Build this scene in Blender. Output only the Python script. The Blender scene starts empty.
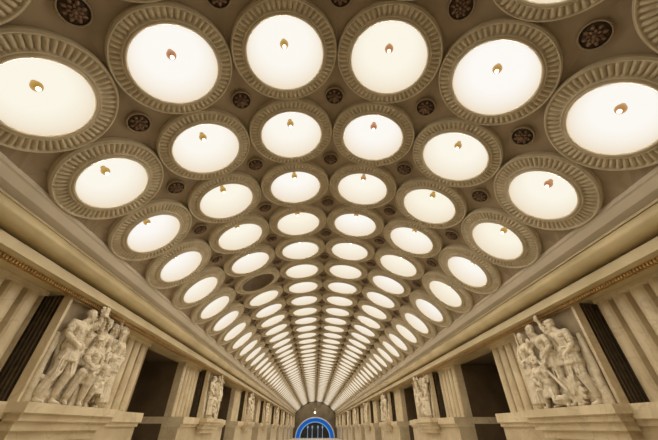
import bpy, bmesh, math, random
from mathutils import Vector, Matrix
random.seed(4)
H=4.0; CZ=1.5
scene=bpy.context.scene
coll=scene.collection
try:
    scene.view_settings.view_transform='Standard'
except Exception: pass

# ---------------- materials ----------------
def new_mat(name):
    m=bpy.data.materials.new(name); m.use_nodes=True
    nt=m.node_tree; nt.nodes.clear()
    out=nt.nodes.new('ShaderNodeOutputMaterial')
    return m,nt,out
def stone(name,c1,c2,scale=2.0,rough=.5,veins=None,bump=.0,bscale=30,metal=0,detail=6,spec=.4,vs=.8,perobj=False,bdist=.02):
    m,nt,out=new_mat(name); N=nt.nodes; L=nt.links
    b=N.new('ShaderNodeBsdfPrincipled'); L.new(b.outputs[0],out.inputs[0])
    geo=N.new('ShaderNodeNewGeometry')
    no=N.new('ShaderNodeTexNoise'); no.inputs['Scale'].default_value=scale; no.inputs['Detail'].default_value=detail
    L.new(geo.outputs['Position'],no.inputs['Vector'])
    r=N.new('ShaderNodeValToRGB'); r.color_ramp.elements[0].color=(*c1,1); r.color_ramp.elements[1].color=(*c2,1)
    r.color_ramp.elements[0].position=.35; r.color_ramp.elements[1].position=.65
    if perobj:
        r.color_ramp.elements[0].position=.6; r.color_ramp.elements[1].position=1.0
        oi=N.new('ShaderNodeObjectInfo'); L.new(oi.outputs['Random'],r.inputs['Fac'])
    else: L.new(no.outputs['Fac'],r.inputs['Fac'])
    col=r.outputs['Color']
    if veins:
        w=N.new('ShaderNodeTexNoise'); w.inputs['Scale'].default_value=scale*.6; w.inputs['Detail'].default_value=7; w.inputs['Distortion'].default_value=1.6
        L.new(geo.outputs['Position'],w.inputs['Vector'])
        r2=N.new('ShaderNodeValToRGB'); e=r2.color_ramp.elements
        e[0].position=.475; e[0].color=(0,0,0,1); e[1].position=.525; e[1].color=(0,0,0,1)
        k=e.new(.5); k.color=(vs,vs,vs,1)
        L.new(w.outputs['Fac'],r2.inputs['Fac'])
        mx=N.new('ShaderNodeMixRGB'); mx.inputs['Color2'].default_value=(*veins,1)
        L.new(r2.outputs['Color'],mx.inputs['Fac']); L.new(col,mx.inputs['Color1']); col=mx.outputs['Color']
    L.new(col,b.inputs['Base Color'])
    b.inputs['Roughness'].default_value=rough; b.inputs['Metallic'].default_value=metal
    b.inputs['Specular IOR Level'].default_value=spec
    if bump:
        n2=N.new('ShaderNodeTexNoise'); n2.inputs['Scale'].default_value=bscale; n2.inputs['Detail'].default_value=4
        L.new(geo.outputs['Position'],n2.inputs['Vector'])
        bp=N.new('ShaderNodeBump'); bp.inputs['Strength'].default_value=bump; bp.inputs['Distance'].default_value=bdist
        L.new(n2.outputs['Fac'],bp.inputs['Height']); L.new(bp.outputs[0],b.inputs['Normal'])
    return m
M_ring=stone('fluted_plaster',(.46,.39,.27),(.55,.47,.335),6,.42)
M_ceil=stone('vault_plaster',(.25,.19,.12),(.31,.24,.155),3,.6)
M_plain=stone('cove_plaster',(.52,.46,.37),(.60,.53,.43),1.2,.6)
M_plate=stone('rosette_recess_paint',(.04,.025,.014),(.065,.04,.02),8,.6)
M_ros=stone('rosette_bronze',(.12,.07,.045),(.20,.12,.07),12,.4,metal=.2)
M_marble=stone('beige_marble',(.58,.48,.32),(.70,.60,.42),2.4,.3,veins=(.40,.31,.19),bump=.05,vs=.4)
M_marble2=stone('pylon_marble',(.48,.39,.25),(.60,.50,.34),2.4,.35,veins=(.36,.28,.17),vs=.4)
M_body=stone('shaded_passage_marble',(.09,.062,.035),(.14,.10,.06),2.0,.4)  # pylon marble darkened, the passage shade is in the colour
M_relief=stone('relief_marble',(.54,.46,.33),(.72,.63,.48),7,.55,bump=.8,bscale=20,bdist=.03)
M_slab=stone('shaded_ground_marble',(.26,.20,.13),(.36,.29,.19),5,.7,bump=.6,bscale=14)  # shade between the carved figures put into the slab colour
M_cornice=stone('cornice_gilt_plaster',(.42,.335,.18),(.52,.42,.24),1.5,.25,spec=.5)
M_dent=stone('gilt_pattern',(.34,.20,.06),(.46,.28,.09),9,.4,metal=.3)
M_brass=stone('polished_brass',(.58,.37,.09),(.60,.28,.15),9,.3,metal=.35,perobj=True)
M_iron=stone('dark_iron',(.13,.095,.055),(.19,.14,.085),9,.5,metal=.2)
M_void=stone('grille_backing',(.02,.015,.01),(.035,.025,.017),9,.8)
M_dark=stone('dark_panel',(.015,.012,.012),(.03,.025,.022),5,.7)
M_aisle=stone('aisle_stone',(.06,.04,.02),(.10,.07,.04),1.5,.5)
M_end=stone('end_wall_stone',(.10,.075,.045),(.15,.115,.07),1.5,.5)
M_white=stone('white_plaster',(.45,.5,.58),(.55,.6,.68),4,.5)

def floor_mat():
    m,nt,out=new_mat('granite_floor'); N=nt.nodes; L=nt.links
    b=N.new('ShaderNodeBsdfPrincipled'); L.new(b.outputs[0],out.inputs[0])
    g=N.new('ShaderNodeNewGeometry')
    ck=N.new('ShaderNodeTexChecker'); ck.inputs['Scale'].default_value=1.0
    ck.inputs['Color1'].default_value=(.74,.67,.55,1); ck.inputs['Color2'].default_value=(.64,.57,.45,1)
    L.new(g.outputs['Position'],ck.inputs['Vector']); L.new(ck.outputs['Color'],b.inputs['Base Color'])
    b.inputs['Roughness'].default_value=.35
    return m
M_floor=floor_mat()
def emis(name,c1,c2,s,rand=True,edge=None):
    m,nt,out=new_mat(name); N=nt.nodes; L=nt.links
    e=N.new('ShaderNodeEmission'); L.new(e.outputs[0],out.inputs[0]); e.inputs['Strength'].default_value=s
    oi=N.new('ShaderNodeObjectInfo')
    mx=N.new('ShaderNodeMixRGB'); mx.inputs['Color1'].default_value=(*c1,1); mx.inputs['Color2'].default_value=(*c2,1)
    if rand: L.new(oi.outputs['Random'],mx.inputs['Fac'])
    else: mx.inputs['Fac'].default_value=0
    col=mx.outputs['Color']
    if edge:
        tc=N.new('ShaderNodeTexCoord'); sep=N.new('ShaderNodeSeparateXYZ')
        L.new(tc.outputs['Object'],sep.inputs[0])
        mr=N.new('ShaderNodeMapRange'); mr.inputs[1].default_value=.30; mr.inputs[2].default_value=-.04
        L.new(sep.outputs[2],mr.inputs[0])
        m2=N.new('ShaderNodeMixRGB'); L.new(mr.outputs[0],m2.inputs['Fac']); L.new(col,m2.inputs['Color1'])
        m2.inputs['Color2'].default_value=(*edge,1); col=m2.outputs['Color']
    L.new(col,e.inputs['Color'])
    return m
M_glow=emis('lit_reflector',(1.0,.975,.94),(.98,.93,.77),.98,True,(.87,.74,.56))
M_bulb=emis('bulb_glow',(1,.96,.85),(1,.96,.85),3,False)
M_blue=emis('blue_light',(.01,.10,.42),(.02,.2,.7),1.0,False)
M_pale=emis('pale_blue_light',(.25,.4,.55),(.3,.5,.7),.8,False)
M_unlit=stone('unlit_reflector',(.20,.15,.10),(.26,.2,.13),4,.6)

# ---------------- helpers ----------------
def mk(name,mesh,mats=(),parent=None,smooth=False,kind=None):
    ob=bpy.data.objects.new(name,mesh); coll.objects.link(ob)
    if mesh is not None:
        for m in mats: mesh.materials.append(m)
    if parent: ob.parent=parent
    if kind: ob['kind']=kind
    return ob
def bm_mesh(bm,name):
    bmesh.ops.recalc_face_normals(bm,faces=bm.faces[:])
    me=bpy.data.meshes.new(name); bm.to_mesh(me); bm.free(); return me
def box(bm,x0,x1,y0,y1,z0,z1,mi=0):
    v=[bm.verts.new((x,y,z)) for x in (x0,x1) for y in (y0,y1) for z in (z0,z1)]
    for f in ((0,1,3,2),(4,6,7,5),(0,4,5,1),(2,3,7,6),(0,2,6,4),(1,5,7,3)):
        fc=bm.faces.new([v[i] for i in f]); fc.material_index=mi
def lathe(bm,prof,n,mi=0,zf=None,cap0=False,cap1=False,mis=None,sx=1.0):
    rings=[]
    for i,(r,z) in enumerate(prof):
        ring=[]
        for k in range(n):
            a=2*math.pi*k/n
            zz=z+(zf(i,a) if zf else 0)
            ring.append(bm.verts.new((r*math.cos(a)*sx,r*math.sin(a),zz)))
        rings.append(ring)
    for i in range(len(rings)-1):
        for k in range(n):
            f=bm.faces.new((rings[i][k],rings[i][(k+1)%n],rings[i+1][(k+1)%n],rings[i+1][k]))
            f.material_index=mis[i] if mis else mi; f.smooth=True
    if cap0: bm.faces.new(rings[0]).material_index=mi
    if cap1: bm.faces.new(rings[-1]).material_index=mi
def S(p): return [(r*H,z*H) for r,z in p]

# ---------------- vault layout ----------------
R=1.137; DA=math.radians(17.3); zc=-.124; SP=.322; Y0=.465
HA=R*math.tan(DA/2); HB=SP/2
ROWS=list(range(-1,49)); CROWS=list(range(-3,49))
YB=(Y0+(-3.5)*SP)*H; YE=(Y0+48.5*SP)*H
SX=1.073
def frame(phi,rad,y,da=0):
    loc=Vector(((rad*math.sin(phi)+da*math.cos(phi))*H, y*H, (zc+rad*math.cos(phi)-da*math.sin(phi))*H+CZ))
    return Matrix.Translation(loc)@Matrix.Rotation(phi,4,'Y')

bm=bmesh.new()
NS=8
per=[]
for i in range(NS): per.append((HA,-HB+2*HB*i/NS))
for i in range(NS): per.append((HA-2*HA*i/NS,HB))
for i in range(NS): per.append((-HA,HB-2*HB*i/NS))
for i in range(NS): per.append((-HA+2*HA*i/NS,-HB))
def dshift(c): return .002 if c==0 else (-.002 if c==5 else 0)
GAP=.022
for r in CROWS:
    for c in range(6):
        M=frame((c-2.5)*DA,R,Y0+r*SP)
        outer=c in (0,5); hr=.150 if outer else .154; sh=dshift(c)
        if r<-1:
            vs=[bm.verts.new(M@Vector((a*(R+GAP)/R*H,b*H,GAP*H))) for a,b in per]; bm.faces.new(vs); continue
        loops=[]
        for f in (0,1):
            lp=[]
            for (a,b) in per:
                l=math.hypot(a-sh,b); ca,cb=sh+(a-sh)/l*hr,b/l*hr
                low=(c==0 and abs(a+HA)<1e-6) or (c==5 and abs(a-HA)<1e-6)
                z=GAP if not (low and f==1) else .002
                aa=a*(R+z)/R if f==1 else ca
                p=Vector((aa*H,(cb+(b-cb)*f)*H,z*H))
                lp.append(bm.verts.new(M@p))
            loops.append(lp)
        n=len(per)
        for k in range(n):
            bm.faces.new((loops[0][k],loops[0][(k+1)%n],loops[1][(k+1)%n],loops[1][k]))
pe=(R/math.cos(DA/2)+.002)
ex=pe*math.sin(3*DA); ez=zc+pe*math.cos(3*DA)
ybs=[YB+(YE-YB)*i/24 for i in range(25)]
for s in (-1,1):
    prof=[(ex-.006,ez+.012),(ex-.008,ez-.002),(ex-.002,ez-.006),(ex+.01,ez-.03),(ex+.045,.535),(ex+.06,.53)]
    for i in range(len(prof)-1):
        for j in range(24):
            q=[(prof[i],ybs[j]),(prof[i+1],ybs[j]),(prof[i+1],ybs[j+1]),(prof[i],ybs[j+1])]
            f=bm.faces.new([bm.verts.new((s*p[0]*H,y,p[1]*H+CZ)) for p,y in q]); f.material_index=1
bmesh.ops.remove_doubles(bm,verts=bm.verts[:],dist=.0015)
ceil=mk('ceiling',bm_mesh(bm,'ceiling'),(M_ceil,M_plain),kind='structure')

def lampset(rg,ro,tag,NF):
    w=ro-rg
    def flute(i,a):
        amp={7:.2,8:1,9:1,10:1,11:.2}.get(i,0)
        return amp*.014*H*(.75-abs(math.sin(a*NF/2))**.55*1.0)
    f0=rg+w*.24; f1=rg+w*.82
    prof=[(rg-.004,.01),(rg-.004,-.011),(rg-.001,-.014),(rg+w*.07,-.014),(rg+w*.10,-.006),(rg+w*.15,-.012),(rg+w*.20,-.011),(f0,-.001),
          (f0+(f1-f0)*.2,-.002),(f0+(f1-f0)*.5,-.003),(f0+(f1-f0)*.85,-.002),(f1,.0),(rg+w*.85,-.007),(rg+w*.92,-.008),(rg+w*.94,.001),(ro-.002,-.001),(ro,.003),(ro,.03)]
    bm=bmesh.new(); lathe(bm,S(prof),NF*6,zf=flute,sx=SX); ring=bm_mesh(bm,'surround_'+tag); ring.materials.append(M_ring)
    dp=[]
    rd=rg-.0042
    for i in range(10):
        t=i/9*math.pi/2*.96
        dp.append((rd*math.cos(t),.008+.089*math.sin(t)))
    bm=bmesh.new(); lathe(bm,S([(rd,-.0108)]+dp),64,cap1=True,sx=SX); dome=bm_mesh(bm,'reflector_'+tag); dome.materials.append(M_glow)
    off=dome.copy(); off.materials.clear(); off.materials.append(M_unlit)
    pf=[(ro,.03),(ro,.0),(f1+.004,-.006),(f1,.0),(f0,-.001),(rg+.006,-.012),(rg,-.0135),(rd,-.0125)]+dp[1::2]
    bm=bmesh.new(); lathe(bm,S(pf),40,mis=[0]*7+[1]*10,sx=SX)
    lathe(bm,S([(.004,.095),(.013,.088),(.012,.07),(.004,.06)]),10,mi=2)
    far=bm_mesh(bm,'lamp_small_'+tag)
    for m in (M_ring,M_glow,M_brass): far.materials.append(m)
    return ring,dome,off,far
SETS=[lampset(.1185,.1608,'inner',60),lampset(.1045,.1600,'outer',60)]
kn=[(.0145*math.sin(t),.073+.0145*math.cos(t)) for t in [math.pi*i/12 for i in range(1,12)]]
bm=bmesh.new(); lathe(bm,S([(.008,.10),(.009,.088)]+kn+[(.005,.0575)]),24,cap0=True,cap1=True); me_sock=bm_mesh(bm,'socket'); me_sock.materials.append(M_brass)
bm=bmesh.new(); lathe(bm,S([(.003,.0595),(.0058,.057),(.006,.0545),(.004,.052),(.001,.051)]),20,cap0=True,cap1=True); me_bulb=bm_mesh(bm,'bulb'); me_bulb.materials.append(M_bulb)
spot=bpy.data.lights.new('lamp_light','SPOT'); spot.energy=19.5; spot.color=(1,.90,.74); spot.spot_size=math.radians(150); spot.spot_blend=.25; spot.shadow_soft_size=.10

def addpart(me,name,parent,label=None):
    o=bpy.data.objects.new(name,me); coll.objects.link(o); o.parent=parent
    if label:o['label']=label
    return o
for r in ROWS:
    for c in range(6):
        M=frame((c-2.5)*DA,R,Y0+r*SP,dshift(c))
        me_ring,me_dome,me_dome_off,me_far=SETS[1 if c in (0,5) else 0]
        off=(r==5 and c==1)
        if r<16:
            e=bpy.data.objects.new('ceiling_lamp',None); coll.objects.link(e); e.empty_display_size=.2
            e.matrix_world=M
            addpart(me_ring,'fluted_surround',e)
            addpart(me_dome_off if off else me_dome,'reflector_dome',e,'unlit dark reflector dome' if off else None)
            addpart(me_sock,'lamp_socket',e)
            if not off: addpart(me_bulb,'light_bulb',e)
        else:
            e=bpy.data.objects.new('ceiling_lamp',me_far); coll.objects.link(e); e.matrix_world=M
        if not off:
            l=addpart(spot,'lamp_light',e); l.location=(0,0,.035*H)
        e['label']='unlit round recessed ceiling lamp in fluted tan plaster ring' if off else 'glowing round recessed ceiling lamp in fluted tan plaster ring'
        e['category']='ceiling lamp'; e['group']='round recessed lamps in the vault'

# rosettes
bm=bmesh.new()
lathe(bm,S([(.033,.030),(.033,.010),(.002,.010)]),24,cap0=True,cap1=True)
me_plate=bm_mesh(bm,'rosette_plate'); me_plate.materials.append(M_plate)
bm=bmesh.new(); lathe(bm,S([(.0365,.030),(.0365,.007),(.035,.004),(.0325,.005),(.0325,.03)]),24)
me_frame=bm_mesh(bm,'rosette_frame'); me_frame.materials.append(M_ceil)
bm=bmesh.new()
for lay,(n,rr,sz,zz) in enumerate(((8,.0175,.0098,.007),(8,.010,.007,.002))):
    for k in range(n):
        a=2*math.pi*(k+.5*lay)/n
        mt=Matrix.Rotation(a,4,'Z')@Matrix.Translation((rr*H,0,zz*H))@Matrix.Rotation(.4,4,'Y')@Matrix.Diagonal((sz*H*1.1,sz*H*.58,sz*H*.55,1))
        bmesh.ops.create_uvsphere(bm,u_segments=10,v_segments=6,radius=1,matrix=mt)
bmesh.ops.create_uvsphere(bm,u_segments=12,v_segments=8,radius=.0065*H,matrix=Matrix.Translation((0,0,-.002*H)))
for f in bm.faces: f.smooth=True
me_flower=bm_mesh(bm,'rosette_flower'); me_flower.materials.append(M_ros)
bm=bmesh.new(); lathe(bm,S([(.033,.030),(.033,.008),(.002,.008)]),12,cap0=True,cap1=True)
nb=len(bm.faces)
for k in range(8):
    a=2*math.pi*k/8
    bmesh.ops.create_uvsphere(bm,u_segments=6,v_segments=4,radius=1,matrix=Matrix.Rotation(a,4,'Z')@Matrix.Translation((.016*H,0,.004*H))@Matrix.Diagonal((.010*H,.006*H,.005*H,1)))
me_rosfar=bm_mesh(bm,'rosette_small'); me_rosfar.materials.append(M_plate); me_rosfar.materials.append(M_ros)
for p in me_rosfar.polygons[nb:]: p.material_index=1
for r in ROWS[:-1]:
    for c in range(5):
        M=frame((c-2)*DA,R/math.cos(DA/2)-.001,Y0+(r+.5)*SP)
        if r<10:
            e=bpy.data.objects.new('ceiling_rosette',None); coll.objects.link(e); e.matrix_world=M; e.empty_display_size=.1
            addpart(me_plate,'recess_plate',e); addpart(me_frame,'plate_frame',e); addpart(me_flower,'flower_boss',e)
        else:
            e=bpy.data.objects.new('ceiling_rosette',me_rosfar); coll.objects.link(e); e.matrix_world=M
        e['label']='dark bronze flower rosette on small plate between ceiling lamps'
        e['category']='ceiling ornament'; e['group']='rosettes between the ceiling lamps'

# ---------------- cornice ----------------
def extr(name,prof,mats,s,y0=YB,y1=YE,seg=30):
    bm=bmesh.new(); rings=[]
    for j in range(seg+1):
        y=y0+(y1-y0)*j/seg
        rings.append([bm.verts.new((s*x*H,y,z*H+CZ)) for x,z in prof])
    n=len(prof)
    for j in range(seg):
        for k in range(n):
            f=bm.faces.new((rings[j][k],rings[j][(k+1)%n],rings[j+1][(k+1)%n],rings[j+1][k]))
            if 8<=k<=21: f.smooth=True
    bm.faces.new(rings[0]); bm.faces.new(rings[-1])
    return mk(name,bm_mesh(bm,name),mats,kind='structure')
tube=[(.925-.032*math.sin(t),.492+.030*math.cos(t)) for t in [math.pi*i/14 for i in range(15)]]
prof=[(1.06,.56),(.955,.550),(.937,.544),(.937,.539),(.928,.538),(.928,.531),(.965,.529),(.965,.523)]+tube+[(.963,.460),(.963,.452),(.932,.450),(.932,.442),(.924,.440),(.924,.426),(.916,.424),(.916,.418),(.908,.417),(.908,.408),(.925,.404),(.97,.404),(1.10,.404)]
t=0
for s in (-1,1):
    t+=1; extr('trim_%d'%t,prof,(M_cornice,),s)
for s in (-1,1):
    t+=1; bm=bmesh.new()
    y=YB+.2
    while y<YE-.2:
        box(bm,min(s*.936*H,s*.952*H),max(s*.936*H,s*.952*H),y,y+.026,.392*H+CZ,.406*H+CZ); y+=.045
    box(bm,min(s*.939*H,s*.957*H),max(s*.939*H,s*.957*H),YB,YE,.3945*H+CZ,.406*H+CZ)
    o=mk('trim_%d'%t,bm_mesh(bm,'pattern'),(M_dent,),kind='structure')

# ---------------- shell ----------------
bm=bmesh.new(); box(bm,-2.5*H,2.5*H,YB,YE,-.15,0); mk('floor',bm_mesh(bm,'floor'),(M_floor,),kind='structure')
for s,nm in ((-1,'wall_left'),(1,'wall_right')):
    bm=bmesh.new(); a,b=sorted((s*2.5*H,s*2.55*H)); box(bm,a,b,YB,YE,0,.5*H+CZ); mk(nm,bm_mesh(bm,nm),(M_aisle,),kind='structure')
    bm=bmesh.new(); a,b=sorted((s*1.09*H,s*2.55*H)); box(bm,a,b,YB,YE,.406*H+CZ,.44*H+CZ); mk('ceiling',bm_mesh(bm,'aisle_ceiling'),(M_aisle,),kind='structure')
bm=bmesh.new(); box(bm,-2.55*H,2.55*H,YB-.2,YB,-.15,1.15*H+CZ); mk('wall_back',bm_mesh(bm,'wb'),(M_marble2,),kind='structure')
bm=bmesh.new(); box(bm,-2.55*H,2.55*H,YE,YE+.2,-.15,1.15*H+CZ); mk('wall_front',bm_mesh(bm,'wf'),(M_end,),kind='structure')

# end arch
def halfring(bm,r0,r1,y0,y1,n=40):
    pr=[]
    for k in range(n+1):
        a=math.pi*k/n
        pr.append([bm.verts.new((r*math.cos(a),y,r*math.sin(a))) for r,y in ((r0,y0),(r1,y0),(r1,y1),(r0,y1))])
    for k in range(n):
        for j in range(4): bm.faces.new((pr[k][j],pr[k][(j+1)%4],pr[k+1][(j+1)%4],pr[k+1][j]))
    bm.faces.new(pr[0]); bm.faces.new(pr[-1])
ea=bpy.data.objects.new('illuminated_arch',None); coll.objects.link(ea); ea.location=(0,YE,0); ea.scale=(1.1,1,.96)
ea['label']='blue lit semicircular archway at the end of the hall'; ea['category']='archway'
bm=bmesh.new(); halfring(bm,3.04,3.22,-.35,0); mk('arch_frame',bm_mesh(bm,'af'),(M_white,),ea)
bm=bmesh.new(); halfring(bm,2.5,3.04,-.25,0); mk('blue_light_band',bm_mesh(bm,'bb'),(M_blue,),ea)
bm=bmesh.new(); halfring(bm,2.35,2.5,-.28,0); mk('pale_inner_band',bm_mesh(bm,'ir'),(M_pale,),ea)
bm=bmesh.new(); halfring(bm,.02,2.35,-.05,0); mk('dark_opening',bm_mesh(bm,'do'),(M_dark,),ea)
for x in (-1.3,-.5,.5,1.3):
    bm=bmesh.new(); lathe(bm,[(.1,0),(.05,.2),(.04,1.3),(.09,1.4),(.14,1.6),(.09,1.75),(.02,1.8)],12,cap0=True,cap1=True)
    o=mk('lamp_post',bm_mesh(bm,'lp'),(M_pale,),None); o.location=(x,YE-1.5,0)
    o['label']='small pale glowing lamp post before the archway'; o['category']='lamp post'; o['group']='lamp posts before the archway'
bm=bmesh.new(); bmesh.ops.create_uvsphere(bm,u_segments=16,v_segments=10,radius=.16)
lathe(bm,[(.05,.12),(.07,.3),(.03,.75)],10,mi=1)
o=mk('wall_light',bm_mesh(bm,'wl'),(M_bulb,M_brass)); o.location=(-.1,YE-.22,3.75)
o['label']='small white globe light above the archway'; o['category']='light'

# ---------------- pylons ----------------
D0=1.047; PH=.585; PI=.232
def X(D): return (D0-D)*H
zt=.404*H+CZ-.002
zb=.0625*H+CZ
def pil(ya,yb,n=5):
    bm=bmesh.new(); w=(yb-ya)/n
    pts=[]
    for k in range(n):
        y0=ya+k*w
        for j in range(8):
            tt=j/7; pts.append((y0+w*.70*tt, .03+.045*math.sin(math.pi*tt)**.7))
        for j in range(1,7):
            tt=j/7; pts.append((y0+w*(.70+.30*tt), .03-.12*math.sin(math.pi*tt)**.5))
    pts.append((yb,.03))
    z0=zb+.001; z1=zt
    f0=[bm.verts.new((x,y,z0)) for y,x in pts]; f1=[bm.verts.new((x,y,z1-.05)) for y,x in pts]
    for k in range(len(pts)-1):
        bm.faces.new((f0[k],f0[k+1],f1[k+1],f1[k]))
    for idx in (0,-1):
        y=pts[idx][0]
        a=bm.verts.new((X(1.09),y,z0)); b=bm.verts.new((X(1.09),y,z1-.05))
        bm.faces.new((f0[idx],a,b,f1[idx]))
    box(bm,X(1.09),.08,ya,yb,z1-.055,z1)
    return bm_mesh(bm,'fluted_pilaster')
PP=[]
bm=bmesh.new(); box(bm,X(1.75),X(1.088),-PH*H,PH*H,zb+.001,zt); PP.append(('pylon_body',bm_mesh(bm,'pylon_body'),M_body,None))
PP.append(('fluted_pilaster',pil(PI*H,PH*H),M_marble,None))
PP.append(('fluted_pilaster',pil(-PH*H,-PI*H),M_marble,None))
bm=bmesh.new()
box(bm,X(1.088),X(1.0),-.155*H,.155*H,zb+.001,zt,1)
for s in (-1,1):
    for k in range(5):
        xx=X(1.075)+k*.060
        box(bm,xx,xx+.024,min(s*.155*H,s*.2*H),max(s*.155*H,s*.2*H),zb+.001,zt)
    for k in range(7):
        z=zb+.09+k*.18
        box(bm,X(1.08),X(1.0),min(s*.155*H,s*.185*H),max(s*.155*H,s*.185*H),z,z+.022)
gm=bm_mesh(bm,'side_grille'); PP.append(('side_grille',gm,M_iron,'dark iron grille with upright bars behind the relief'))
LL=[]
bm=bmesh.new()
box(bm,X(1.75),X(.948),-(PH+.002)*H,(PH+.002)*H,.022*H+CZ,.062*H+CZ)
box(bm,X(1.088),X(.962),-(PH+.002)*H,(PH+.002)*H,.004*H+CZ,.022*H+CZ)
LL.append(('stone_shelf',bm_mesh(bm,'shelf'),M_marble))
bm=bmesh.new()
box(bm,X(.949),X(.890),-.25*H,.25*H,.036*H+CZ,.0625*H+CZ)
box(bm,X(.949),X(.905),-.238*H,.238*H,.016*H+CZ,.036*H+CZ)
box(bm,X(.963),X(.920),-.228*H,.228*H,-.008*H+CZ,.016*H+CZ)
box(bm,X(.972),X(.938),-.21*H,.21*H,-.035*H+CZ,-.008*H+CZ)
LL.append(('relief_bracket',bm_mesh(bm,'bracket'),M_marble))
bm=bmesh.new(); box(bm,X(1.088),X(.972),-PH*H,PH*H,0,.004*H+CZ); LL.append(('marble_base',bm_mesh(bm,'marble_base'),M_marble2))
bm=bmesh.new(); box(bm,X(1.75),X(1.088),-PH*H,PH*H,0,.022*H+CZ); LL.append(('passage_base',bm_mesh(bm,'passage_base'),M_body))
for k,me,m,l in PP: me.materials.append(m)
gm.materials.append(M_void)
for k,me,m in LL: me.materials.append(m)
def add_pylon(s,cy):
    mw=Matrix.Translation((s*1.047*H,cy*H,0))@Matrix.Rotation(0 if s<0 else math.pi,4,'Z')
    e=bpy.data.objects.new('pylon',None); coll.objects.link(e); e.matrix_world=mw
    for k,me,m,l in PP: addpart(me,k,e,l)
    e['label']='beige marble pylon with fluted pilasters'
    e['category']='pillar'; e['group']='marble pylons along the hall'
    e=bpy.data.objects.new('stone_ledge',None); coll.objects.link(e); e.matrix_world=mw
    for k,me,m in LL: addpart(me,k,e)
    e['label']='projecting beige marble ledge carrying a carved relief'
    e['category']='ledge'; e['group']='marble ledges below the reliefs'

# ---------------- relief figures ----------------
def capsule(bm,p0,p1,r0,r1,seg=14):
    p0=Vector(p0);p1=Vector(p1)
    for p,r in ((p0,r0),(p1,r1)):
        bmesh.ops.create_icosphere(bm,subdivisions=2,radius=r,matrix=Matrix.Translation(p))
    d=p1-p0; l=d.length
    if l<1e-5: return
    q=d.to_track_quat('Z','Y').to_matrix().to_4x4()
    bmesh.ops.create_cone(bm,cap_ends=True,cap_tris=False,segments=seg,radius1=r0,radius2=r1,depth=l,matrix=Matrix.Translation((p0+p1)/2)@q)
def ell(bm,c,r,rot=None,sub=2):
    m=Matrix.Translation(c)
    if rot is not None: m=m@rot
    bmesh.ops.create_icosphere(bm,subdivisions=sub,radius=1,matrix=m@Matrix.Diagonal((*r,1)))
def P(u,d,w): return Vector((d,u,w))
def head(bm,c,f,hair='short',s=1.0):
    f=Vector(f).normalized(); up=Vector((0,0,1)); side=up.cross(f).normalized(); up=f.cross(side).normalized()
    rot=Matrix((f,side,up)).transposed().to_4x4()
    c=Vector(c)
    def o(a,b,g): return c+f*a*s+side*b*s+up*g*s
    ell(bm,o(0,0,.015),(.072*s,.058*s,.074*s),rot)
    ell(bm,o(.018,0,-.035),(.054*s,.046*s,.060*s),rot)
    ell(bm,o(.066,0,-.078),(.016*s,.018*s,.013*s),rot)
    capsule(bm,o(.074,0,.012),o(.096,0,-.024),.007*s,.014*s,8)
    capsule(bm,o(.068,-.034,.024),o(.068,.034,.024),.010*s,.010*s,8)
    capsule(bm,o(.070,-.016,-.052),o(.070,.016,-.052),.008*s,.008*s,8)
    for b in (-1,1):
        ell(bm,o(-.005,b*.060,-.01),(.018*s,.010*s,.026*s),rot)
        ell(bm,o(.060,b*.026,.003),(.009*s,.011*s,.007*s),rot)
        ell(bm,o(.048,b*.034,-.03),(.016*s,.014*s,.018*s),rot)
    if hair=='short':
        ell(bm,o(-.014,0,.036),(.076*s,.066*s,.068*s),rot)
        for k in range(9): ell(bm,o(.05-.015*k,.03*math.sin(k*2.1),.085-.006*abs(k-3)),(.02*s,.02*s,.016*s),rot,1)
    elif hair=='bun':
        ell(bm,o(-.018,0,.030),(.078*s,.069*s,.072*s),rot); ell(bm,o(-.092,0,-.01),(.04*s,.042*s,.04*s),rot)
        ell(bm,o(-.03,0,-.03),(.060*s,.070*s,.06*s),rot)
    elif hair=='cap':
        ell(bm,o(-.005,0,.055),(.082*s,.074*s,.046*s),rot); capsule(bm,o(.06,-.03,.042),o(.06,.03,.042),.018*s,.018*s,8)
        ell(bm,o(.085,0,.038),(.04*s,.05*s,.010*s),rot)
    elif hair=='scarf':
        ell(bm,o(-.014,0,.025),(.078*s,.072*s,.078*s),rot); capsule(bm,o(-.04,0,-.02),o(-.06,0,-.12),.055*s,.04*s)
        for k in range(4): capsule(bm,o(.03-.02*k,-.05,.06-.01*k),o(-.05-.01*k,-.04,-.08),.009*s,.009*s,8)
def hand(bm,w,d,s=1.0):
    w=Vector(w); d=Vector(d).normalized()
    n=Vector((1,0,0)); sd=d.cross(n)
    if sd.length<.1: sd=Vector((0,1,0))
    sd.normalize(); n=sd.cross(d).normalized()
    capsule(bm,w,w+d*.055*s,.022*s,.028*s,10)
    for k,ln in enumerate((.05,.062,.056,.042)):
        b=w+d*.06*s+sd*(k-1.5)*.022*s
        m=b+d*ln*.55*s+n*.008*s; e=m+d*ln*.35*s-n*.022*s
        capsule(bm,b,m,.0095*s,.009*s,8); capsule(bm,m,e,.009*s,.008*s,8)
    b=w+d*.02*s+sd*-.03*s
    m=b+(d*.6-sd*.8)*.035*s; capsule(bm,b,m,.012*s,.010*s,8); capsule(bm,m,m+d*.03*s,.010*s,.009*s,8)
def limb(bm,a,b,c,r):
    capsule(bm,a,b,r[0]*.92,r[1]*.88); capsule(bm,b,c,r[1]*.9,r[2]*.95)
    a=Vector(a);b=Vector(b);c=Vector(c)
    ell(bm,a.lerp(b,.4),(r[0]*1.1,)*3); ell(bm,b.lerp(c,.3),(r[1]*1.1,)*3)
def ridge(bm,pts,r0,r1):
    for a,b in zip(pts[:-1],pts[1:]): capsule(bm,a,b,r0,r1,8)
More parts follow.
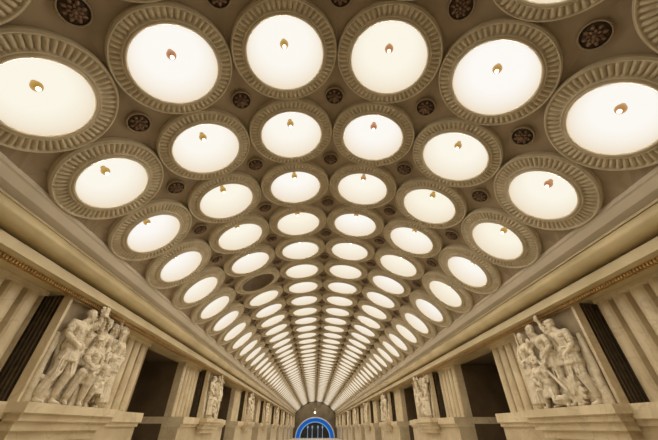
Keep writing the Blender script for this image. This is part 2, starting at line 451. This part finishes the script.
def figure(name,J,face,hair='short',skirt=False,s=1.0,folds=8,shift=0,bare=False):
    bm=bmesh.new()
    G=lambda k: P(*J[k])+Vector((shift,0,0))
    pel,che,nek,hd=[G(k) for k in ('pel','che','nek','hd')]
    shl,shr=G('shl'),G('shr')
    capsule(bm,pel,pel.lerp(che,.5),.100*s,.084*s,18)
    capsule(bm,pel.lerp(che,.5),che,.084*s,.108*s,18)
    capsule(bm,shl,shr,.054*s,.054*s); capsule(bm,che,nek,.092*s,.046*s)
    capsule(bm,shl,che,.056*s,.082*s); capsule(bm,shr,che,.056*s,.082*s)
    mid=(shl-shr).normalized()
    for b in (-1,1):
        ell(bm,che+Vector((.06*s,0,.03*s))+mid*b*.055*s,(.055*s,.056*s,.046*s))
    capsule(bm,nek,hd-Vector((0,0,.04*s)),.046*s,.040*s)
    head(bm,hd,Vector((face[1],face[0],face[2])),hair,s)
    for a,b,c in (('shl','ell','hal'),('shr','elr','har')):
        A,B,C=G(a),G(b),G(c); limb(bm,A,B,C,(.05*s,.042*s,.028*s)); hand(bm,C,C-B,s)
        if not bare:
            q=(B-A).normalized()
            for k in range(4):
                cc=A.lerp(B,.2+.22*k); ell(bm,cc,(.060*s,.060*s,.013*s),(q+Vector((.1,.25*(-1)**k,.1))).to_track_quat('Z','Y').to_matrix().to_4x4())
            for k in range(2):
                cc=B.lerp(C,.2+.3*k); ell(bm,cc,(.050*s,.050*s,.012*s),(C-B).to_track_quat('Z','Y').to_matrix().to_4x4())
    hl=pel+mid*.055*s; hr=pel-mid*.055*s
    legs=((hl,G('knl'),G('fol')),(hr,G('knr'),G('for')))
    for A,B,C in legs:
        limb(bm,A,B,C+Vector((0,0,.05*s)),(.080*s,.058*s,.036*s))
        if not skirt: capsule(bm,B,C+Vector((0,0,.12*s)),.062*s,.056*s)
        fd=Vector((.075*s,.05*s*(1 if face[0]>=0 else -1),-.02*s))
        capsule(bm,C+Vector((0,0,.035*s)),C+fd+Vector((0,0,.03*s)),.034*s,.026*s)
    if skirt:
        lw=[(B.lerp(C,.75)) for A,B,C in legs]
        kn=[B for A,B,C in legs]
        capsule(bm,pel,(kn[0]+kn[1])/2,.105*s,.115*s,20)
        capsule(bm,(kn[0]+kn[1])/2,(lw[0]+lw[1])/2,.115*s,.125*s,20)
        for k in range(9):
            tt=(k/8-.5); o=Vector((.11*s*math.cos(tt*2.6),.31*s*tt,0))
            capsule(bm,pel+o*.75,(lw[0]+lw[1])/2+o*1.2,.012*s,.026*s,8)
    rnd=random.Random(len(name)*7+int(J['hd'][0]*100))
    if not bare:
        for k in range(folds):
            tt=rnd.uniform(-.9,.9); tb=rnd.uniform(-.9,.9)
            a=che+mid*tt*.09*s+Vector((.098*s*math.cos(tt),0,.02*s)); b=pel+mid*tb*.09*s+Vector((.10*s*math.cos(tb),0,.0))
            m=a.lerp(b,.5)+mid*rnd.uniform(-.03,.03)+Vector((-.01,0,0))
            ridge(bm,[a,m,b],.009*s,.014*s)
        for k in range(9):
            tt=(k/8-.5)*2; o=Vector((.115*s*math.cos(tt*1.2),.13*s*tt,0))
            capsule(bm,pel+o*.85+Vector((0,0,.06*s)),pel+o*1.12+Vector((0,0,-.12*s)),.014*s,.026*s,8)
    else:
        for k in range(3):
            for b in (-1,1): ell(bm,che.lerp(pel,.35+.2*k)+Vector((.078*s,0,0))+mid*b*.028*s,(.022*s,.026*s,.022*s))
    for A,B,C in legs:
        for k in range(4):
            o=Vector((.060*s,rnd.uniform(-.055,.055)*s,0))
            ridge(bm,[A+o*1.35,A.lerp(B,.5)+o*1.15+Vector((0,rnd.uniform(-.02,.02),0)),B+o],.012*s,.010*s)
            capsule(bm,B+o,C+Vector((.03*s,rnd.uniform(-.045,.045)*s,.12*s)),.012*s,.011*s,8)
    capsule(bm,pel+mid*.09*s+Vector((.02*s,0,.08*s)),pel-mid*.09*s+Vector((.02*s,0,.08*s)),.086*s,.086*s)
    ell(bm,pel+Vector((.02*s,0,.10*s)),(.108*s,.128*s,.018*s))
    return bm
def finish(bm,name,vox=.0085):
    me=bpy.data.meshes.new(name); bm.to_mesh(me); bm.free()
    ob=bpy.data.objects.new('tmp',me); coll.objects.link(ob)
    rm=ob.modifiers.new('r','REMESH'); rm.mode='VOXEL'; rm.voxel_size=vox; rm.use_smooth_shade=True
    dg=bpy.context.evaluated_depsgraph_get(); dg.update()
    m2=bpy.data.meshes.new_from_object(ob.evaluated_get(dg)); m2.name=name
    bpy.data.objects.remove(ob)
    for v in m2.vertices: v.co.z=max(v.co.z,.001)
    m2.materials.clear(); m2.materials.append(M_relief)
    for p in m2.polygons: p.use_smooth=True
    return m2
def backfig(u,top,face,hair,tag,raise_=0,d=.0):
    k=top/1.30
    J=dict(pel=(u,.0+d,.70*k),che=(u,.02+d,.98*k),nek=(u,.03+d,1.10*k),hd=(u+.02*face[0],.05+d,1.21*k),shl=(u-.12,.02+d,1.05*k),shr=(u+.12,.02+d,1.05*k),
      ell=(u-.18,.05+d,.84*k),hal=(u-.10,.1+d,.74*k),elr=(u+.17,.05+d,(1.2 if raise_ else .84)*k),har=(u+.1,.09+d,(1.33 if raise_ else .74)*k),knl=(u-.06,.03+d,.37),fol=(u-.07,.0+d,.0),knr=(u+.06,.03+d,.37),**{'for':(u+.07,.0+d,.0)})
    return figure(tag,J,face,hair)
def mass(seed,top):
    rnd=random.Random(seed); bm=bmesh.new()
    u=-.74
    while u<.75:
        h=top(u)+rnd.uniform(-.08,.06); r=rnd.uniform(.03,.055)
        a=P(u,.06,.02); b=P(u+rnd.uniform(-.07,.07),.05,h*.5); c=P(u+rnd.uniform(-.06,.06),.01,h)
        capsule(bm,a,b,r*1.3,r); capsule(bm,b,c,r,r*.8)
        u+=.05
    for k in range(40):
        uu=rnd.uniform(-.70,.70); ell(bm,P(uu,.08,rnd.uniform(.02,.30)),(.06,.07,.05))
    return bm

def designA():
    out=[]
    J=dict(pel=(-.50,.12,.66),che=(-.54,.14,.94),nek=(-.51,.15,1.07),hd=(-.46,.18,1.19),shl=(-.68,.12,1.03),shr=(-.40,.16,1.04),
      ell=(-.74,.18,.84),hal=(-.60,.24,.76),elr=(-.27,.22,1.12),har=(-.33,.25,1.27),knl=(-.63,.16,.37),fol=(-.70,.13,.0),knr=(-.42,.19,.38),**{'for':(-.43,.14,.0)})
    out.append(('carved_figure','carved stone man with raised arm',figure('a1',J,(.8,.5,-.1),'short')))
    J=dict(pel=(.02,.14,.42),che=(-.02,.18,.67),nek=(-.05,.19,.79),hd=(-.10,.22,.90),shl=(-.14,.19,.76),shr=(.10,.19,.76),
      ell=(-.25,.24,.62),hal=(-.16,.29,.54),elr=(.16,.24,.58),har=(.02,.29,.52),knl=(-.24,.26,.42),fol=(-.26,.20,.0),knr=(-.04,.28,.40),**{'for':(.02,.22,.0)})
    out.append(('carved_figure','carved stone person seated with hands on the lap',figure('a22',J,(-.6,.6,-.3),'cap',skirt=False)))
    J=dict(pel=(.14,.05,.72),che=(.13,.07,.97),nek=(.12,.08,1.09),hd=(.09,.12,1.21),shl=(-.01,.08,1.04),shr=(.27,.08,1.04),
      ell=(-.08,.14,1.13),hal=(-.14,.18,1.27),elr=(.33,.14,.88),har=(.22,.20,.80),knl=(.10,.06,.37),fol=(.08,.05,.0),knr=(.22,.06,.37),**{'for':(.24,.05,.0)})
    out.append(('carved_figure','carved stone man standing behind the seated one',figure('a333',J,(-.5,.8,-.1),'short')))
    J=dict(pel=(.55,.14,.66),che=(.53,.15,.91),nek=(.53,.15,1.03),hd=(.50,.17,1.15),shl=(.40,.15,.99),shr=(.66,.15,.99),
      ell=(.33,.20,.84),hal=(.36,.25,.98),elr=(.72,.20,.78),har=(.62,.25,.68),knl=(.48,.19,.36),fol=(.46,.15,.0),knr=(.62,.17,.36),**{'for':(.66,.14,.0)})
    out.append(('carved_figure','carved stone woman standing in a long draped skirt',figure('a4444',J,(-.7,.6,-.1),'bun',skirt=True)))
    J=dict(pel=(.30,.20,.30),che=(.27,.22,.52),nek=(.25,.23,.62),hd=(.22,.25,.72),shl=(.15,.22,.58),shr=(.38,.21,.58),
      ell=(.08,.26,.46),hal=(.0,.30,.44),elr=(.42,.25,.42),har=(.32,.29,.34),knl=(.16,.27,.24),fol=(.2,.2,.0),knr=(.40,.26,.14),**{'for':(.46,.2,.0)})
    out.append(('carved_figure','carved stone youth crouching beside the seated person',figure('a55555',J,(-.8,.5,.1),'short',s=.85)))
    out.append(('carved_figure','carved stone onlooker in low relief',backfig(-.19,1.22,(.5,.8,-.05),'scarf','a666666',0,.03)))
    out.append(('carved_figure','carved stone onlooker in low relief',backfig(.34,1.30,(.3,.9,-.05),'short','a7777777',1,.02)))
    bm=bmesh.new(); capsule(bm,P(-.32,.27,1.30),P(-.02,.20,1.24),.02,.02)
    bmesh.ops.create_cube(bm,size=1,matrix=Matrix.Translation(P(-.31,.27,1.30))@Matrix.Diagonal((.09,.09,.14,1)))
    out.append(('carved_hammer','carved stone hammer',bm))
    bm=bmesh.new(); bmesh.ops.create_cube(bm,size=1,matrix=Matrix.Translation(P(.06,.09,.17))@Matrix.Diagonal((.2,.34,.34,1)))
    out.append(('carved_seat','carved stone block seat',bm))
    bm=bmesh.new()
    for k in range(7): capsule(bm,P(.60+.012*k,.05,1.08),P(.52+.045*k,.06,1.33-.02*abs(k-3)),.016,.036,8)
    capsule(bm,P(.60,.06,1.1),P(.68,.06,1.1),.04,.04)
    out.append(('carved_sheaf','carved stone wheat sheaf',bm))
    out.append(('carved_drapery','rough carved stone folds filling the ground',mass(3,lambda u:1.0+.12*math.cos(u*5))))
    return out
def designB():
    out=[]
    J=dict(pel=(-.56,.12,.66),che=(-.55,.14,.92),nek=(-.52,.15,1.04),hd=(-.48,.17,1.16),shl=(-.68,.13,1.0),shr=(-.42,.16,1.01),
      ell=(-.73,.18,.80),hal=(-.62,.24,.72),elr=(-.34,.22,.88),har=(-.24,.26,.98),knl=(-.62,.18,.36),fol=(-.64,.15,.0),knr=(-.50,.19,.36),**{'for':(-.48,.15,.0)})
    out.append(('carved_figure','carved stone woman in a scarf and long skirt',figure('b1',J,(.8,.5,-.1),'scarf',skirt=True)))
    J=dict(pel=(.04,.12,.70),che=(-.02,.16,.96),nek=(-.05,.18,1.08),hd=(-.09,.21,1.20),shl=(-.17,.16,1.05),shr=(.13,.16,1.03),
      ell=(-.28,.22,.90),hal=(-.20,.27,.76),elr=(.22,.22,.86),har=(.10,.28,.76),knl=(-.08,.19,.40),fol=(-.14,.15,.0),knr=(.16,.19,.38),**{'for':(.20,.15,.0)})
    out.append(('carved_figure','carved stone man leaning over his work',figure('b22',J,(-.5,.7,-.4),'short')))
    J=dict(pel=(.50,.12,.68),che=(.46,.14,.94),nek=(.43,.15,1.05),hd=(.39,.18,1.16),shl=(.32,.15,1.02),shr=(.59,.14,1.0),
      ell=(.22,.20,1.12),hal=(.20,.23,1.27),elr=(.66,.19,.80),har=(.54,.24,.70),knl=(.43,.19,.38),fol=(.38,.14,.0),knr=(.58,.16,.37),**{'for':(.62,.13,.0)})
    out.append(('carved_figure','carved stone man in a cap reaching upward',figure('b333',J,(-.8,.5,-.15),'cap')))
    J=dict(pel=(-.20,.17,.28),che=(-.25,.21,.50),nek=(-.27,.22,.61),hd=(-.27,.25,.72),shl=(-.38,.20,.57),shr=(-.14,.22,.58),
      ell=(-.42,.24,.40),hal=(-.30,.29,.36),elr=(-.04,.26,.46),har=(.02,.29,.58),knl=(-.36,.26,.26),fol=(-.34,.22,.0),knr=(-.06,.26,.10),**{'for':(.12,.2,.0)})
    out.append(('carved_figure','carved stone person kneeling at the front',figure('b4444',J,(.6,.6,.2),'short')))
    out.append(('carved_figure','carved stone onlooker in low relief',backfig(-.29,1.27,(.4,.9,-.05),'cap','b55555',0,.03)))
    out.append(('carved_figure','carved stone onlooker in low relief',backfig(.20,1.30,(-.4,.9,-.05),'bun','b666666',0,.03)))
    bm=bmesh.new(); capsule(bm,P(-.22,.27,.80),P(.28,.28,.20),.022,.022)
    out.append(('carved_bar','carved stone long tool',bm))
    bm=bmesh.new()
    bmesh.ops.create_cone(bm,cap_ends=True,segments=24,radius1=.16,radius2=.16,depth=.10,matrix=Matrix.Translation(P(.32,.16,.20))@Matrix.Rotation(math.pi/2,4,'Y'))
    bmesh.ops.create_cone(bm,cap_ends=True,segments=20,radius1=.06,radius2=.06,depth=.18,matrix=Matrix.Translation(P(.32,.16,.20))@Matrix.Rotation(math.pi/2,4,'Y'))
    for k in range(12):
        a=k*math.pi/6; bmesh.ops.create_cube(bm,size=1,matrix=Matrix.Translation(P(.32+.17*math.cos(a),.16,.20+.17*math.sin(a)))@Matrix.Rotation(a,4,'X')@Matrix.Diagonal((.10,.06,.05,1)))
    out.append(('carved_gear','carved stone gear wheel',bm))
    out.append(('carved_drapery','rough carved stone folds filling the ground',mass(8,lambda u:.98+.12*math.cos(u*4+1))))
    return out
DES=[]
for fn in (designA,designB):
    DES.append([(n,l,finish(bm,n)) for n,l,bm in fn()])
hh=.404*H+CZ-zb-.01
bm=bmesh.new(); box(bm,-.08,0,-.205*H,.205*H,0,hh)
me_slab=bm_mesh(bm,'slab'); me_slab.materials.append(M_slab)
bm=bmesh.new()
box(bm,-.085,.035,-.21*H,-.198*H,0,hh); box(bm,-.085,.035,.198*H,.21*H,0,hh); box(bm,-.085,.03,-.198*H,.198*H,hh-.035,hh)
me_fr=bm_mesh(bm,'relief_frame'); me_fr.materials.append(M_marble)
def add_relief(s,cy,d):
    e=bpy.data.objects.new('relief_sculpture',None); coll.objects.link(e)
    e.matrix_world=Matrix.Translation((s*.968*H,cy*H,zb+.003))@Matrix.Rotation(0 if s<0 else math.pi,4,'Z')
    addpart(me_slab,'backing_slab',e,'rough stone ground behind the figures, coloured dark as their shade'); addpart(me_fr,'relief_frame',e)
    for n,l,me in DES[d]:
        o=addpart(me,n,e,l); o.scale=(.9,1.0,.98)
    e['label']=('pale marble high relief of workers around a seated figure' if d==0 else 'pale marble high relief of workers with a kneeling figure')
    e['category']='relief sculpture'; e['group']='carved reliefs on the pylons'
PER=1.76; C0=1.295
for s in (-1,1):
    for k in range(-1,9):
        cy=C0+PER*k
        if (cy+.60)*H>YE-.1: continue
        if k==-1:
            bm=bmesh.new(); a,b=sorted((s*.985*H,s*1.75*H)); box(bm,a,b,YB,(cy+PH)*H,0,.404*H+CZ)
            mk('wall_left' if s<0 else 'wall_right',bm_mesh(bm,'w'),(M_marble2,),kind='structure'); continue
        add_pylon(s,cy)
        add_relief(s,cy,(0 if s<0 else 1) if k%2==0 else (1 if s<0 else 0))

# ---------------- world & camera ----------------
w=bpy.data.worlds.new('w'); scene.world=w; w.use_nodes=True
w.node_tree.nodes['Background'].inputs[0].default_value=(.05,.04,.03,1); w.node_tree.nodes['Background'].inputs[1].default_value=.3
cam=bpy.data.cameras.new('camera'); co=bpy.data.objects.new('camera',cam); coll.objects.link(co)
cam.sensor_width=36; cam.lens=290/658*36; cam.clip_end=300
co.location=(-.047*H,0,CZ); co.rotation_euler=(math.radians(90+35.6),0,math.radians(-2.4))
scene.camera=co
